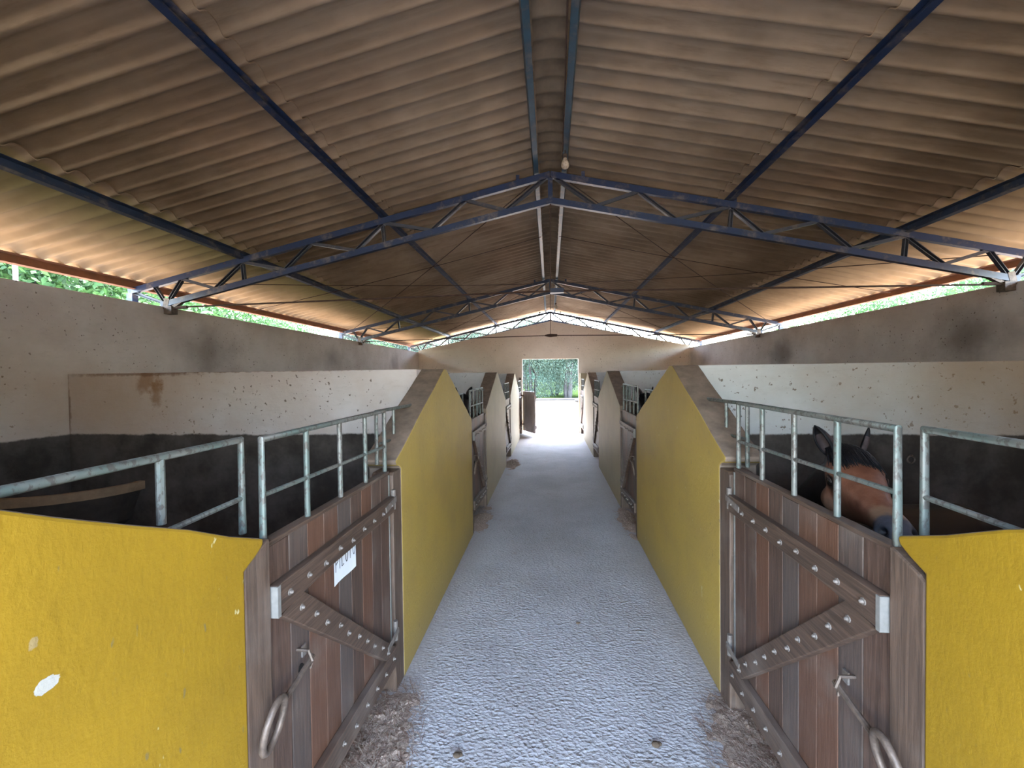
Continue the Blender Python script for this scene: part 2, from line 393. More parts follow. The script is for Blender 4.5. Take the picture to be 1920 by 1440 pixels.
for s in(-1,1):
    nm='wall_aisle_left' if s<0 else 'wall_aisle_right'
    zo=ZS if s<0 else ZS+.03
    panel(s,-.27,1.14,-.03,M_yelc if s<0 else M_yel,0,1,nm,zo-.02 if s<0 else zo)
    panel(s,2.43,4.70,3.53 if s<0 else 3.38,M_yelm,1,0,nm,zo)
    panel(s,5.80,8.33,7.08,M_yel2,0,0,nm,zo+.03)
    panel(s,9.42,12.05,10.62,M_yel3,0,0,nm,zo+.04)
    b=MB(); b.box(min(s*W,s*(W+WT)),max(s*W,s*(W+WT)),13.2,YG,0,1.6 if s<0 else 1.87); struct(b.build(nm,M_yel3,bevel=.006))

# roof
P_=.172; AMP=.0225
def wavez(y):
    t=2*PI*(y-2.857)/P_
    return AMP*(math.cos(t)-.24*math.cos(2*t))
NY=int((YE-YB)/P_*12)
ys=[YB+(YE-YB)*i/NY for i in range(NY+1)]
def sheet(s,xs,dz,name,mat,zf=None):
    v=[];f=[]; m=len(xs)
    for lay in (0,.007):
        for x in xs:
            zb=(zf(x) if zf else 3.989-SL*abs(x))+dz+lay
            for y in ys: v.append((s*x,y,zb+wavez(y)))
    n=len(ys)
    for l in (0,1):
        for i in range(m-1):
            for j in range(n-1):
                a=l*m*n+i*n+j; q=(a,a+1,a+n+1,a+n); f.append(q)
    for i in (0,m-1):
        for j in range(n-1):
            a=i*n+j; f.append((a,a+1,a+1+m*n,a+m*n))
    o=MB().add(v,f).build(name,mat,smooth=False,fixn=False)
    for p in o.data.polygons: p.use_smooth=True
    o.data.set_sharp_from_angle(angle=1.0)
    return o
for s in(-1,1):
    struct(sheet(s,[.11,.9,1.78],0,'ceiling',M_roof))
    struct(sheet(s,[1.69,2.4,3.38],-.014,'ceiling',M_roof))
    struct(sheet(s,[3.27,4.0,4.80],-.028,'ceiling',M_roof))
struct(sheet(1,[-.30,-.22,-.14,-.08,-.04,0,.04,.08,.14,.22,.30],.016,'ceiling',M_cap_r,zf=lambda x:4.002-SL*math.sqrt(x*x+.004)))

# ------------------------------------------------------------------ purlins
def purlin(s,x,mat,label,w=.075,d=.04,zc=None):
    b=MB(); z=(rz(x)+(.048 if x<1 else .041 if x<2 else .018)) if zc is None else zc
    op=Vector((-s,0,SL)); 
    b.channel((s*x,YB+.05,z),(s*x,YE-.1,z),op,w,d,.005)
    o=b.build('purlin',mat); tag(o,label,'purlin','steel purlins along the roof'); return o
for s,sd in((-1,'left'),(1,'right')):
    purlin(s,.145,M_teal,f'{sd} one of the twin teal-blue purlins beside the roof ridge',.07,.045)
    purlin(s,1.76,M_blue,f'blue purlin halfway up the {sd} roof slope, open channel facing the ridge')
    purlin(s,3.34,M_bluegrey,f'dark dusty blue purlin low on the {sd} roof slope above the stalls',.085)
    purlin(s,4.62,M_red,f'reddish brown purlin at the {sd} eave over the daylight gap',.095,.04)

# ------------------------------------------------------------------ trusses
TOP=[.05,.87,1.74,2.55,3.33,4.05]; BOT=[.45,1.23,2.05,2.85,3.66,4.22]
def zt(x): return ZR-.033-.2215*abs(x)     # centre of top chord
def zbo(x): return 3.572-.2163*abs(x) if abs(x)<3.5 else 3.572-.2163*3.5-(abs(x)-3.5)*.225
def truss(i,y,label,mat):
    r=empty('roof_truss',(0,y,2.617),label,'roof truss','steel trusses across the barn')
    def loc(p): return (p[0],0,p[2]-2.617)
    def ch(nm,p0,p1,op,w,d,m=mat):
        return MB().channel(loc(p0),loc(p1),op,w,d,.005).build(nm,m,r)
    for s in(-1,1):
        ch('top_chord',(0,y,zt(0)),(s*4.69,y,zt(4.69)),(0,1,0),.062,.045)
        ch('bottom_chord',(0,y,zbo(0)),(s*4.3,y,zbo(4.3)),(0,1,0),.06,.045)
        for k in range(6):
            a=(s*TOP[k],y,zt(TOP[k])-.02); b_=(s*BOT[k],y,zbo(BOT[k])+.02)
            ch('web_member',a,b_,(0,-1,0),.034,.036,M_web)
            if k<5:
                a2=(s*TOP[k+1],y,zt(TOP[k+1])-.02)
                ch('web_member',b_,a2,(0,1,0),.032,.03,M_web)
        for x in(1.76,3.34): ch('web_member',(s*x,y,zt(x)-.02),(s*(x-.02),y,zbo(x-.02)+.01),(0,-1,0),.034,.034,M_web)
        ch('web_member',(s*4.38,y,zt(4.38)-.02),(s*4.26,y,zbo(4.26)+.02),(0,-1,0),.034,.034,M_web)
        ch('web_member',(s*4.62,y,zt(4.62)-.03),(s*4.28,y,zbo(4.28)+.02),(0,-1,0),.034,.034,M_web)
        for x in(.3,1.76,3.34):
            b=MB(); b.obar(loc((s*(x+.03),y,zt(x)+.03)),loc((s*(x+.03),y,zt(x)+.085)),(0,1,0),.035,.006); b.build('purlin_cleat',mat,r)
        # bearing shoe on the wall, with stub under the chord
        if i<2:
            b=MB(); b.box(s*4.2-.045,s*4.2+.045,-.04,.04,-.085,.0); b.obar((s*4.2,0,-.03),(s*4.0,0,zbo(4.0)-2.617),(0,1,0),.03,.04); b.obar((s*4.25,0,-.03),(s*4.22,0,.09),(0,1,0),.06,.05)
            b.build('bearing_shoe',M_iron,r)
        # outside steel column that carries the eave end
        b=MB(); b.box(s*4.66-.035,s*4.66+.035,-.035,.035,-2.66,zt(4.66)-.03-2.617); b.build('column',mat,r)
    ch('king_post',(0,y-.005,zt(0)-.02),(0,y-.005,zbo(0)),(0,1,0),.046,.03)
    if i<2:
        zc=2.66
        MB().tube([(-4.18,0,-.01),(-.03,0,zc-2.617),(4.18,0,-.02)],.0095,6).build('tie_rod',M_rod,r)
        MB().tube([(0,0,zbo(0)-2.617),(-.01,0,zc-2.617)],.006,6).build('hanger_rod',M_rod,r)
        for s in (-1,1): MB().tube([(s*4.18,0,-.015),(s*4.0,0,-.01)],.018,6).build('rod_coupler',M_rod,r)
        if i==0: MB().box(-.012,.125,-.03,.03,zc-2.617-.02,zc-2.617+.025).build('joint_plate',M_bluegrey,r)
        else: MB().tube([(-.12,0,zc-2.617),(-.05,0,zc-2.617),(.0,0,zc-2.617),(.14,0,zc-2.617)],[.015,.03,.035,.024],8).build('turnbuckle',M_rod,r)
    else: MB().tube([(.1,-.12,.9),(.1,-.12,.62)],.02,6).build('hanger_rod',M_rod,r) if False else None
    return r
truss(0,TY[0],'blue steel truss nearest the camera, spanning above the second stalls',M_blue)
truss(1,TY[1],'middle blue-grey steel truss, halfway down the barn',M_bluegrey)
truss(2,TY[2],'thin farthest truss just above the gable wall with the open doorway',M_bluegrey)

# bracing rods in the roof plane
def rod(p0,p1,label,r=.005):
    pts=[Vector(p0).lerp(Vector(p1),t/8) for t in range(9)]
    for k,p in enumerate(pts): p.z-=.035*math.sin(PI*k/8)
    o=MB().tube(pts,r,5).build('bracing_rod',M_rod); tag(o,label,'bracing rod','thin bracing rods under the roof')
for s,sd in((-1,'left'),(1,'right')):
    for a,bay in((0,'first'),(1,'second')):
        y0,y1=TY[a]+.03,TY[a+1]-.03
        rod((s*.2,y0,zt(.2)-.03),(s*4.45,y1,zt(4.45)-.02),f'thin rod running from the ridge out to the {sd} eave, {bay} truss bay')
        rod((s*4.2,y0,zt(4.2)-.02),(s*.2,y1,zt(.2)-.03),f'thin rod running from the {sd} eave in to the ridge, {bay} truss bay')
    rod((s*.13,6.2,rz(.13)-.01),(s*4.55,6.13,rz(4.55)),f'thin crosswise rod down the {sd} roof slope between near and middle truss')
# cables and bulbs
o=MB().tube([(.085,YB+.3,3.86),(.09,1,3.855),(.092,2.2,3.85),(.105,3.,3.85),(.11,3.7,3.845),(.115,3.88,3.83)],.006,5).build('electric_cable',M_rod)
tag(o,'thin brown electric cable along the right ridge purlin','cable')
def bulb(p,L,label):
    r=empty('light_bulb',p,label,'light bulb','bare light bulbs hanging at the ridge')
    MB().tube([(0,0,L),(0,0,.055)],.004,5).build('cord',M_rod,r)
    MB().tube([(0,0,.075),(0,0,.07),(0,0,.035)],[.008,.02,.019],10).build('socket',M_iron,r)
    MB().tube([(0,0,.04),(0,0,.02),(0,0,-.005),(0,0,-.035),(0,0,-.055),(0,0,-.062)],[.016,.022,.034,.038,.026,.006],14).build('glass_bulb',M_glass,r,smooth=True)
mg=Mat('frosted_glass_bulb',.25,0,.5); mg.col(mg.mix(mg.sstep(mg.noise(mg.co(),30,3),.4,.7),(.62,.52,.42),(.36,.27,.2))); M_glass=mg.m
bulb((.135,3.9,3.74),.11,'dusty bare bulb hanging by the right ridge purlin, just before the nearest truss')
bulb((.122,9.6,3.37),.45,'small bulb on a cord beyond the middle truss')

# ------------------------------------------------------------------ gates
GW=1.015; NPL=9
def gate(s,label,grp,zs,loc,plain=False,sy=1.,hole=False):
    # s=-1: left row (aisle side is +x), s=+1: right row. local y runs from latch end (0) to hinge end (GW)
    r=empty('stall_gate',loc,label,'gate',grp)
    o_=-s                                 # outward sign towards the aisle
    xb0,xb1=0,-o_*.03                     # boards
    def bx(x): return o_*x
    pw=GW/NPL
    b=MB()
    for k in range(NPL):
        a=k*pw+.0015; e=(k+1)*pw-.0015
        zt_=zs+.004*math.sin(k*2.3+s); zb=.15+.008*math.sin(k*4.1)
        b.box(min(bx(0),bx(-.03)),max(bx(0),bx(-.03)),a,e,zb,zt_)
    bp=b.build('board_panel',M_greydoor if plain else M_plank,r,bevel=.0025)
    if not hole:
        # light shows in the joints between boards
        pass
    # cap strip on the top edge
    MB().box(min(bx(.006),bx(-.036)),max(bx(.006),bx(-.036)),0,GW,zs,zs+.016).build('top_strip',M_rail,r,bevel=.003)
    def brail(nm,pts,n,th=.034,bm=True):
        # pts: quad (y,z) corners
        o=MB().prism(pts,bx(.0),bx(th)).build(nm,M_rail,r,bevel=.004)
        if bm:
            q4=pts if len(pts)==4 else [pts[0],*pts[2:]]
            (ya,za),(yb,zb_),(yc,zc),(yd,zd)=q4   # a-b bottom edge, c-d top edge reversed
            for k in range(n):
                t=(k+.55)/n; off=.5+.07*math.sin(k*2.6)
                y=(ya+(yb-ya)*t)*(1-off)+(yd+(yc-yd)*t)*off; z=(za+(zb_-za)*t)*(1-off)+(zd+(zc-zd)*t)*off
                q=MB().tube([(bx(th-.002),y,z),(bx(th+.003),y,z),(bx(th+.003),y,z),(bx(th+.011),y,z),(bx(th+.013),y,z)],[.0115,.011,.006,.005,.002],8)
                q.build('bolt',M_bolt,o,smooth=False)
        return o
    if not plain:
        zr=zs-.125
        brail('top_rail',[(.0,zr-.10),(.3,zr-.085),(GW,zr-.088),(GW,zr),(.0,zr)],9)
        brail('diagonal_brace',[(.015,zr-.105),(.87,.30),(.99,.30),(.14,zr-.085)],10,.0345)
        brail('bottom_rail',[(.0,.225),(GW,.185),(GW,.295),(.0,.335)],9)
        zr0=zs-.125
        MB().box(min(bx(.0),bx(.036)),max(bx(.0),bx(.036)),-.004,.0,zr0-.1,zr0-.004).build('rail_end',M_palewood,r)
        o=MB().box(min(bx(.003),bx(.0365)),max(bx(.003),bx(.0365)),-.003,.012,zr0-.103,zr0-.002).build('rail_end',M_palewood,r); tag(o,'pale end of the top rail')
        # vertical pale stile at the hinge edge
        o=MB().box(min(bx(.002),bx(-.02)),max(bx(.002),bx(-.02)),GW+.001,GW+.014,.24,zs-.01).build('hinge_stile',M_palewood,r); tag(o,'pale narrow strip at hinge edge')
        for z in(zr0-.03,.36):
            q=MB(); q.tube([(bx(.02),GW+.02,z-.05),(bx(.02),GW+.02,z+.06)],.013,8); q.obar((bx(.037),GW-.13,z-.01),(bx(.037),GW+.02,z+.01),(1,0,0),.03,.005)
            q.build('hinge',M_bolt,r)
        # sliding latch with ring handle reaching over the post
        L=empty('latch',(0,0,0)); L.parent=r
        MB().tube([(bx(.045),.17,.80),(bx(.046),.05,.775),(bx(.045),-.0,.765)],.0095,8).build('latch_bar',M_iron,L)
        ring=[(bx(.05+.008*math.sin(t*2*PI/20)),-.055+.052*math.cos(t*2*PI/20),.735+.062*math.sin(t*2*PI/20)) for t in range(21)]
        ring=[(x,y,z+.45*(y+.055)) for x,y,z in ring]
        MB().tube(ring,.011,8,cap=False).build('ring_handle',M_iron,L,smooth=True)
        MB().box(min(bx(.0),bx(.006)),max(bx(.0),bx(.006)),.17,.195,.79,.83).build('latch_plate',M_bolt,L)
        MB().tube([(bx(.0),.145,.835),(bx(.045),.145,.835),(bx(.058),.145,.80),(bx(.05),.145,.775)],.006,6).build('latch_staple',M_iron,L)
        if hole:
            q=MB(); q.tube([(bx(.0005),.165,.755),(bx(.003),.165,.755)],.016,12); q.build('bolt_hole',M_dark,r)
    # pipe grille
    gz=zs+.345
    g=MB(); g.tube([(bx(-.015),.005,zs+.01),(bx(-.015),.005,gz),(bx(-.015),GW-.01,gz+.008),(bx(-.015),GW-.01,zs+.01)],.0115,12)
    g.tube([(bx(-.015),.01,zs+.165),(bx(-.015),GW-.015,zs+.155)],.0085,8)
    go=g.build('grille_frame',M_pipe,r); resmooth(go)
    for k in range(1,4):
        y=GW*k/4
        q=MB().tube([(bx(-.015),y,zs+.01),(bx(-.015),y,gz)],.0105,12).build('grille_bar',M_pipe,go); resmooth(q)
    if plain: r.name='door_leaf'
    return r
M_dark=simple('dark_hollow',(.01,.008,.007),.9,0,.1,5,0)
XG=.93
order=['nearest','second','third','fourth']
protos={}
for s,sd in((-1,'left'),(1,'right')):
    zs=1.262 if s<0 else 1.295
    for i,(a,e) in enumerate(OPEN):
        if i==0: y0,sc_=1.262,1.
        else: y0,sc_=a+.075,(e-a-.18)/GW
        gz='%s plank gate on the %s side of the aisle'%(order[i],sd)
        if (s,i)==(-1,0): gz='brown plank gate with the paper name sign, nearest on the left'
        if (s,i)==(1,0): gz='brown plank gate in front of the bay horse, nearest on the right'
        if i==3: gz='farthest %s plank gate beside the open doorway, seen nearly edge-on'%sd
        if i==0:
            g=gate(s,gz,'plank stall gates with pipe grilles',zs,(s*XG,y0,0),hole=(s<0)); protos[s]=g
        else:
            g=copy_tree(protos[s]); g.location=(s*XG,y0,.03+.01*(i>1)); g.scale=(1,sc_,1); g['label']=gz
# posts
for s,sd in((-1,'left'),(1,'right')):
    for i,(a,e) in enumerate(OPEN):
        for side in(0,1):
            if i==0: p0,p1=((1.14,1.255),(2.305,2.43))[side]
            else: p0,p1=((a,a+.065),(e-.065,e))[side]
            zt0=(1.26 if s<0 else 1.28)+(.03 if i else 0)
            pts=[(p0,0),(p1,0),(p1,zt0+(.035 if (side==0 and i==0) else 0)),(p1-.02,zt0+(.03 if (side==0 and i==0) else 0)),(p0+.02,zt0),(p0,zt0-.015)]
            b=MB(); b.prism(pts,s*(W+.003),s*(W+.13))
            o=b.build('gate_post',M_post,bevel=.006)
            tag(o,'wooden post at the %s edge of the %s gate on the %s'%(('near','far')[side],order[i],sd),'gate post','wooden posts beside the stall gates')
# side grilles in the middle of the panel thickness
def srail(s,y0,y1,yin,label,near):
    z1=1.605 if s<0 else 1.637; x=s*(W+.11)
    g=MB(); ye=y0 if not near else y1
    # frame: post beside the gate, top rail running into the sloping wall
    g.tube([(x,ye,1.30),(x,ye,z1),(x,yin,z1-.005)],.0115,12)
    r=g.build('side_grille',M_pipe); resmooth(r)
    tag(r,label,'railing','pipe railings beside the gates over sloping walls')
    ym=ye+(yin-ye)*.42
    zlow=1.33
    MB().tube([(x,ym,zlow+.10),(x,ym,z1)],.0105,8).build('upright',M_pipe,r)
    MB().tube([(x,ye,z1-.19),(x,ye+(yin-ye)*.5,z1-.2)],.0085,8).build('middle_rail',M_pipe,r)
for s,sd in((-1,'left'),(1,'right')):
    for i,(a,e) in enumerate(OPEN[:3]):
        srail(s,0,(1.275 if i==0 else a+.04),(a-.55 if i else .60),'short grey pipe railing on the near side of the %s gate on the %s'%(order[i],sd),True)
        srail(s,(2.34 if i==0 else e-.06),0,(e+.5 if i else 2.98),'short pipe railing on the far side of the %s gate on the %s'%(order[i],sd),False)

# paper sign
sg=empty('paper_sign',(-XG+.0015,1.665,.93),'white paper sign with the handwritten letters PILOTO pinned on the left gate','paper sign')
N=6; v=[];f=[]
for k in range(N+1):
    y=.2*k/N; off=.004*math.sin(k*1.1)+(.006 if k==0 else 0)
    v+=[(off*.4+.001,y,0+.004*math.sin(k)),(off*.4+.001,y,.13)]
for k in range(N): f.append((2*k,2*k+2,2*k+3,2*k+1))
n0=len(v); v+= [(x-.0006,y,z) for x,y,z in v]; f+=[tuple(n0+i for i in q)[::-1] for q in f]
MB().add(v,f).build('sheet',M_paper,sg)
STR={'P':[[(0,0),(.03,1.0)],[(0,.98),(.6,.9),(.62,.6),(.02,.45)]],'I':[[(.1,0),(.08,1.)]],'L':[[(.02,1),(0,.02),(.6,.08)]],
'O':[[(.33+.33*math.cos(t*PI/5),.5+.47*math.sin(t*PI/5)) for t in range(11)]],'T':[[(.3,0),(.32,.98)],[(-.02,.98),(.66,1.0)]],'o':[]}
q=MB(); xc=.010
for chh in 'PILOTO':
    hgt=.062*(1+.05*math.sin(xc*90)); wd=.030 if chh!='I' else .010
    for st in STR[chh]:
        for (a0,b0),(a1,b1) in zip(st,st[1:]):
            p0=Vector((.0052,xc+a0*wd,.056+b0*hgt+.05*xc)); p1=Vector((.0052,xc+a1*wd,.056+b1*hgt+.05*xc))
            q.obar(p0,p1,(1,0,0),.0026,.0008)
    xc+=.034 if chh!='I' else .018
q.build('lettering',M_ink,sg)

# tie rings on the partitions
for s,sd in((-1,'left'),(1,'right')):
    x=s*2.62; z=1.11 if s<0 else 1.15
    q=MB(); q.tube([(x+.026*math.cos(t*2*PI/16),3.345,z+.026*math.sin(t*2*PI/16)) for t in range(17)],.006,6,cap=False); q.tube([(x,3.358,z+.03),(x,3.335,z+.03)],.009,6)
    tag(q.build('tie_ring',M_iron),'dark iron tie ring on the dark lower wall of the %s stall'%sd,'tie ring','iron tie rings on stall walls')

# corner manger in left stall
r=empty('corner_manger',(-4.27,3.355,0),'light brown curved rim of a manger in the back corner of the left stall','manger')
cx_=[];N=14
for k in range(N+1):
    t=PI/2*k/N; cx_.append((.72*math.sin(t)+.003,-.62*math.cos(t)-.003))
v=[];f=[]
for (x,y) in cx_:
    z=.93
    v+=[(x,y,z),(x*.93,y*.93,z),(x*.93,y*.93,z-.07),(x,y,z-.07)]
for k in range(N):
    for j in range(4): f.append((4*k+j,4*k+(j+1)%4,4*k+4+(j+1)%4,4*k+4+j))
f+= [(0,1,2,3),(4*N,4*N+3,4*N+2,4*N+1)]
MB().add(v,f).build('rim',simple('rim_board',(.30,.20,.12),.7,0,.3,6,.2),r)
v=[(0.003,-.003,.0)];f=[]
for j,(zz,sc1) in enumerate(((.86,.95),(.6,.8),(.42,.5))):
    v+=[(x*sc1+.002,y*sc1-.002,zz) for x,y in cx_]
n=N+1
for j in range(2):
    for k in range(N): a=1+j*n+k; f.append((a,a+1,a+n+1,a+n))
f.append(tuple(1+2*n+k for k in range(n)))
MB().add(v[1:],[tuple(i-1 for i in q) for q in f]).box(.003,.25,-.25,-.003,0,.43).build('basin',simple('basin_dark',(.07,.055,.045),.9,0,.3,6,.2),r)

# open door leaf in the far doorway
g=gate(-1,'grey wooden door leaf standing open inwards at the far doorway','door','x' and 1.30,(0,0,0),plain=True) if False else None
dl=empty('door_leaf',(-.885,13.27,.02),'grey-brown door leaf with pipe grille, standing open at the far doorway','door')
dl.rotation_euler=(0,0,math.atan2(-.86,.42)+0)
b=MB()
for k in range(8): b.box(k*.117+.002,(k+1)*.117-.002,-.018,.018,.07,1.31)
b.build('board_panel',M_greydoor,dl,bevel=.003)
b=MB(); 
for z in(.2,1.1): b.box(0,.94,.018,.045,z,z+.1)
b.build('ledge',M_greydoor,dl)
g=MB(); g.tube([(.01,0,1.3),(.01,0,1.68),(.93,0,1.68),(.93,0,1.3)],.011,8); g.tube([(.01,0,1.5),(.93,0,1.5)],.009,8)
go=g.build('grille_frame',M_pipe,dl)
for k in range(1,5): MB().tube([(.93*k/5,0,1.3),(.93*k/5,0,1.68)],.009,8).build('grille_bar',M_pipe,go)
b=MB(); 
for z in(.25,1.15): b.box(-.012,.12,-.03,-.018,z,z+.04)
b.build('hinge',M_iron,dl)
b=MB(); b.box(-1.005,-.925,13.285,13.365,0,1.75); o=b.build('gate_post',M_post); tag(o,'reddish wooden post carrying the open door leaf at the left jamb','gate post')

# ------------------------------------------------------------------ straw litter
def litter(cx,cy,sx,sy,n,h,label,seed):
    rnd=random.Random(seed); b=MB()
    # low mound
    NX,NYY=70,110; v=[];f=[]
    for i in range(NX+1):
        for j in range(NYY+1):
            x=-1.2+2.4*i/NX; y=-1.2+2.4*j/NYY; X=cx+x*sx; Y=cy+y*sy; p=Vector((X*6,Y*6,seed))
            d=1-math.sqrt(x*x+y*y)+.55*mnoise.noise(p*.8)+.25*mnoise.noise(p*3)
            z=h*max(0,min(1,d*1.3))**.7*(.75+.5*mnoise.noise(p*4)+.35*mnoise.noise(p*11)+.25*mnoise.noise(p*24))-.004
            if x*x+y*y>1.3: z=-.01
            v.append((X,Y,z))
    for i in range(NX):
        for j in range(NYY): a=i*(NYY+1)+j; f.append((a,a+NYY+1,a+NYY+2,a+1))
    b.add(v,f)
    for k in range(n):
        rr=rnd.random()**.7; t=rnd.random()*2*PI; x=cx+sx*1.25*rr*math.cos(t); y=cy+sy*1.15*rr*math.sin(t)
        z=max(0,h*(1-rr))+rnd.random()*.012+.002; a=rnd.random()*PI; L=.02+.06*rnd.random()
        dx,dy=math.cos(a)*L,math.sin(a)*L; w=.0011; dz=(rnd.random()-.5)*.02
        b.add([(x-w,y-w,z),(x+w,y+w,z),(x+dx+w,y+dy+w,max(.001,z+dz)),(x+dx-w,y+dy-w,max(.001,z+dz))],[(0,1,2,3)])
    o=b.build('straw_litter',M_straw,fixn=False); tag(o,label,'straw',kind='stuff'); return o
ms=Mat('straw_and_dust',.95,0,.1); g_=ms.n.new('ShaderNodeNewGeometry'); nz=ms.noise(ms.co(src=ms.pos()),26,5,.8)
k_=ms.mix(ms.sstep(nz,.35,.65),(.13,.065,.045),(.30,.19,.15)); k_=ms.mix(ms.sstep(g_.outputs['Random Per Island'],.2,.9),k_,(.5,.42,.34)); k_=ms.mix(.35,k_,(.25,.16,.12)); ms.col(k_); ms.bump(nz,.8,.02); M_straw=ms.m
litter(-.93,1.80,.22,.55,2600,.035,'brown straw and dust spilling under the nearest left gate',3)
litter(.95,1.80,.22,.6,2600,.035,'brown straw and dust spilling under the nearest right gate',4)
litter(-.90,5.2,.12,.5,400,.03,'straw bits under the second left gate',5)
litter(.92,5.2,.12,.5,400,.03,'straw bits under the second right gate',6)
litter(-.82,8.6,.16,.5,400,.04,'straw bits heaped under the third left gate',8)
# a few loose stalks and droppings on the aisle
rnd=random.Random(12); b=MB()
for k in range(260):
    x=(rnd.random()-.5)*1.6; y=1.2+rnd.random()**1.6*9; a=rnd.random()*PI; L=.015+.04*rnd.random(); w=.0011
    b.add([(x-w,y-w,.004),(x+w,y+w,.004),(x+L*math.cos(a)+w,y+L*math.sin(a)+w,.006),(x+L*math.cos(a)-w,y+L*math.sin(a)-w,.006)],[(0,1,2,3)])
tag(b.build('loose_stalks',M_straw,fixn=False),'loose pale straw stalks scattered along the concrete aisle','straw',kind='stuff')
for i,(x,y,rr,lb) in enumerate(((-.48,1.93,.016,'small dark clod at the lower left of the aisle'),(.47,2.06,.018,'small dark clod toward the lower right of the aisle'),(.16,3.05,.012,'tiny clod in the middle of the aisle'))):
    q=MB(); q.sphere((x,y,rr*.5),rr,9,6,(1.2,1,.6)); q.sphere((x+rr,y+rr*.4,rr*.4),rr*.7,8,5,(1,1,.6)); tag(q.build('dirt_clod',M_bed,smooth=True),lb,'dirt clod','dirt clods on the aisle')

# ------------------------------------------------------------------ horse
def build_horse():
    E_=Vector((1.345,2.02,1.305)); F=Vector((-.27,-.93,-.23)).normalized(); S=Vector((.96,-.28,.03)); S=(S-F*S.dot(F)).normalized(); U=S.cross(F)
    if U.z<0: U=-U
    def ring(c,u,sd,top,bot,hw,n=20,sq=2.3):
        out=[]
        for k in range(n):
            t=2*PI*k/n; cx=math.cos(t); sy=math.sin(t)
            a=math.copysign(abs(cx)**(2/sq),cx)*hw; bz=math.copysign(abs(sy)**(2/sq),sy); hgt=top if sy>0 else -bot
            # narrower towards the bottom on heads
            out.append(c+sd*a*(1-.22*max(0,-sy))+u*(bz*hgt))
        return out
    b=MB()
    def loft(rings):
        n=len(rings[0]); v=[p for r_ in rings for p in r_]; f=[]
        for i in range(len(rings)-1):
            for k in range(n): f.append((i*n+k,i*n+(k+1)%n,(i+1)*n+(k+1)%n,(i+1)*n+k))
        f.append(tuple(range(n))[::-1]); f.append(tuple(range((len(rings)-1)*n,len(rings)*n))); b.add(v,f)
    st=[(-.21,.075,-.07,.055),(-.17,.10,-.12,.078),(-.10,.105,-.165,.092),(-.03,.092,-.185,.105),(.03,.078,-.18,.104),(.09,.066,-.155,.088),(.16,.055,-.12,.070),(.23,.048,-.092,.058),(.30,.044,-.08,.053),(.36,.042,-.082,.057),(.405,.03,-.088,.056),(.435,.0,-.082,.046),(.452,-.03,-.065,.026)]
    loft([ring(E_+F*t,U,S,top,bot,hw) for t,top,bot,hw in st])
    # neck + barrel
    path=[(E_-F*.10-U*.03,.12,.075),(Vector((1.41,2.28,1.20)),.145,.08),(Vector((1.45,2.46,1.04)),.18,.10),(Vector((1.52,2.66,.90)),.22,.13),(Vector((1.66,2.80,.80)),.23,.17),(Vector((1.95,2.84,.76)),.22,.19),(Vector((2.25,2.84,.76)),.20,.19),(Vector((2.5,2.84,.78)),.20,.17),(Vector((2.66,2.84,.77)),.14,.12),(Vector((2.74,2.84,.76)),.06,.06)]
    rings=[]
    for i,(c,hh,hw) in enumerate(path):
        d=(path[min(i+1,len(path)-1)][0]-path[max(i-1,0)][0]).normalized(); sd=d.cross(Vector((0,0,1))).normalized(); u=sd.cross(d)
        rings.append([c+sd*math.cos(2*PI*k/20)*hw+u*math.sin(2*PI*k/20)*hh for k in range(20)])
    loft(rings)
    # legs: front pair, hind pair
    for dy in(-.10,.10):
        x=1.66; y=2.82+dy
        b.tube([(x,y,.8),(x,y,.62),(x+.01,y,.40),(x,y,.36),(x,y,.14),(x-.02,y,.07),(x-.03,y,.015)],[.085,.065,.04,.036,.026,.032,.042],10)
        x=2.52
        b.tube([(x,y,.78),(x-.02,y,.62),(x+.10,y,.42),(x+.09,y,.36),(x+.07,y,.14),(x+.05,y,.07),(x+.04,y,.015)],[.13,.09,.045,.036,.027,.033,.042],10)
    # brow ridges, nostril rims, cheek
    for k in(-1,1):
        b.sphere(E_+S*k*.078+U*.040-F*.006,.030,10,7)
        b.sphere(E_+F*.385+S*k*.040-U*.012,.030,10,7)
        b.sphere(E_-F*.02+S*k*.055-U*.10,.07,12,8)
    b.sphere(E_+F*.40-U*.075,.038,10,7)
    o=b.build('horse',None)
    rm=o.modifiers.new('r','REMESH'); rm.mode='VOXEL'; rm.voxel_size=.0085
    sm=o.modifiers.new('s','SMOOTH'); sm.factor=.6; sm.iterations=7
    bpy.context.view_layer.update()
    me=bpy.data.meshes.new_from_object(o.evaluated_get(bpy.context.evaluated_depsgraph_get())); o.modifiers.clear(); o.data=me
    # small sculpting: eye sockets, nostrils, mouth line
    marks=[]
    for k in(-1,1):
        marks.append((E_+S*k*.100+F*.010+U*.001,.018,-S*k*.016-F*.004))
        marks.append((E_+F*.405+S*k*.050+U*.0,.016,-S*k*.026-F*.010-U*.008))
    for v in me.vertices:
        for c,r_,dv in marks:
            d=(v.co-c).length
            if d<3*r_: v.co+=dv*math.exp(-(d/r_)**2)
        q=v.co-E_; t=q.dot(F); h=q.dot(U)
        if .33<t<.47 and abs(h+.058)<.012: v.co-= (S*(1 if q.dot(S)>0 else -1))*.004
    for p in me.polygons: p.use_smooth=True
    # coat colours by position along the head
    m=Mat('bay_coat',.5,0,.35); P=m.tc.outputs['Object']; m.pos=lambda: P
    def axis(v,o0):
        n=m.n.new('ShaderNodeVectorMath'); n.operation='DOT_PRODUCT'; m.L(P,n.inputs[0]); n.inputs[1].default_value=v; return m.math('SUBTRACT',n.outputs['Value'],o0.dot(v))
    t=axis(F,E_); h=axis(U,E_); sd=axis(S,E_); z=m.sep(P)[2]
    ns=m.noise(m.co(src=P),14,5,.6); fine=m.noise(m.co(src=P),160,3,.6)
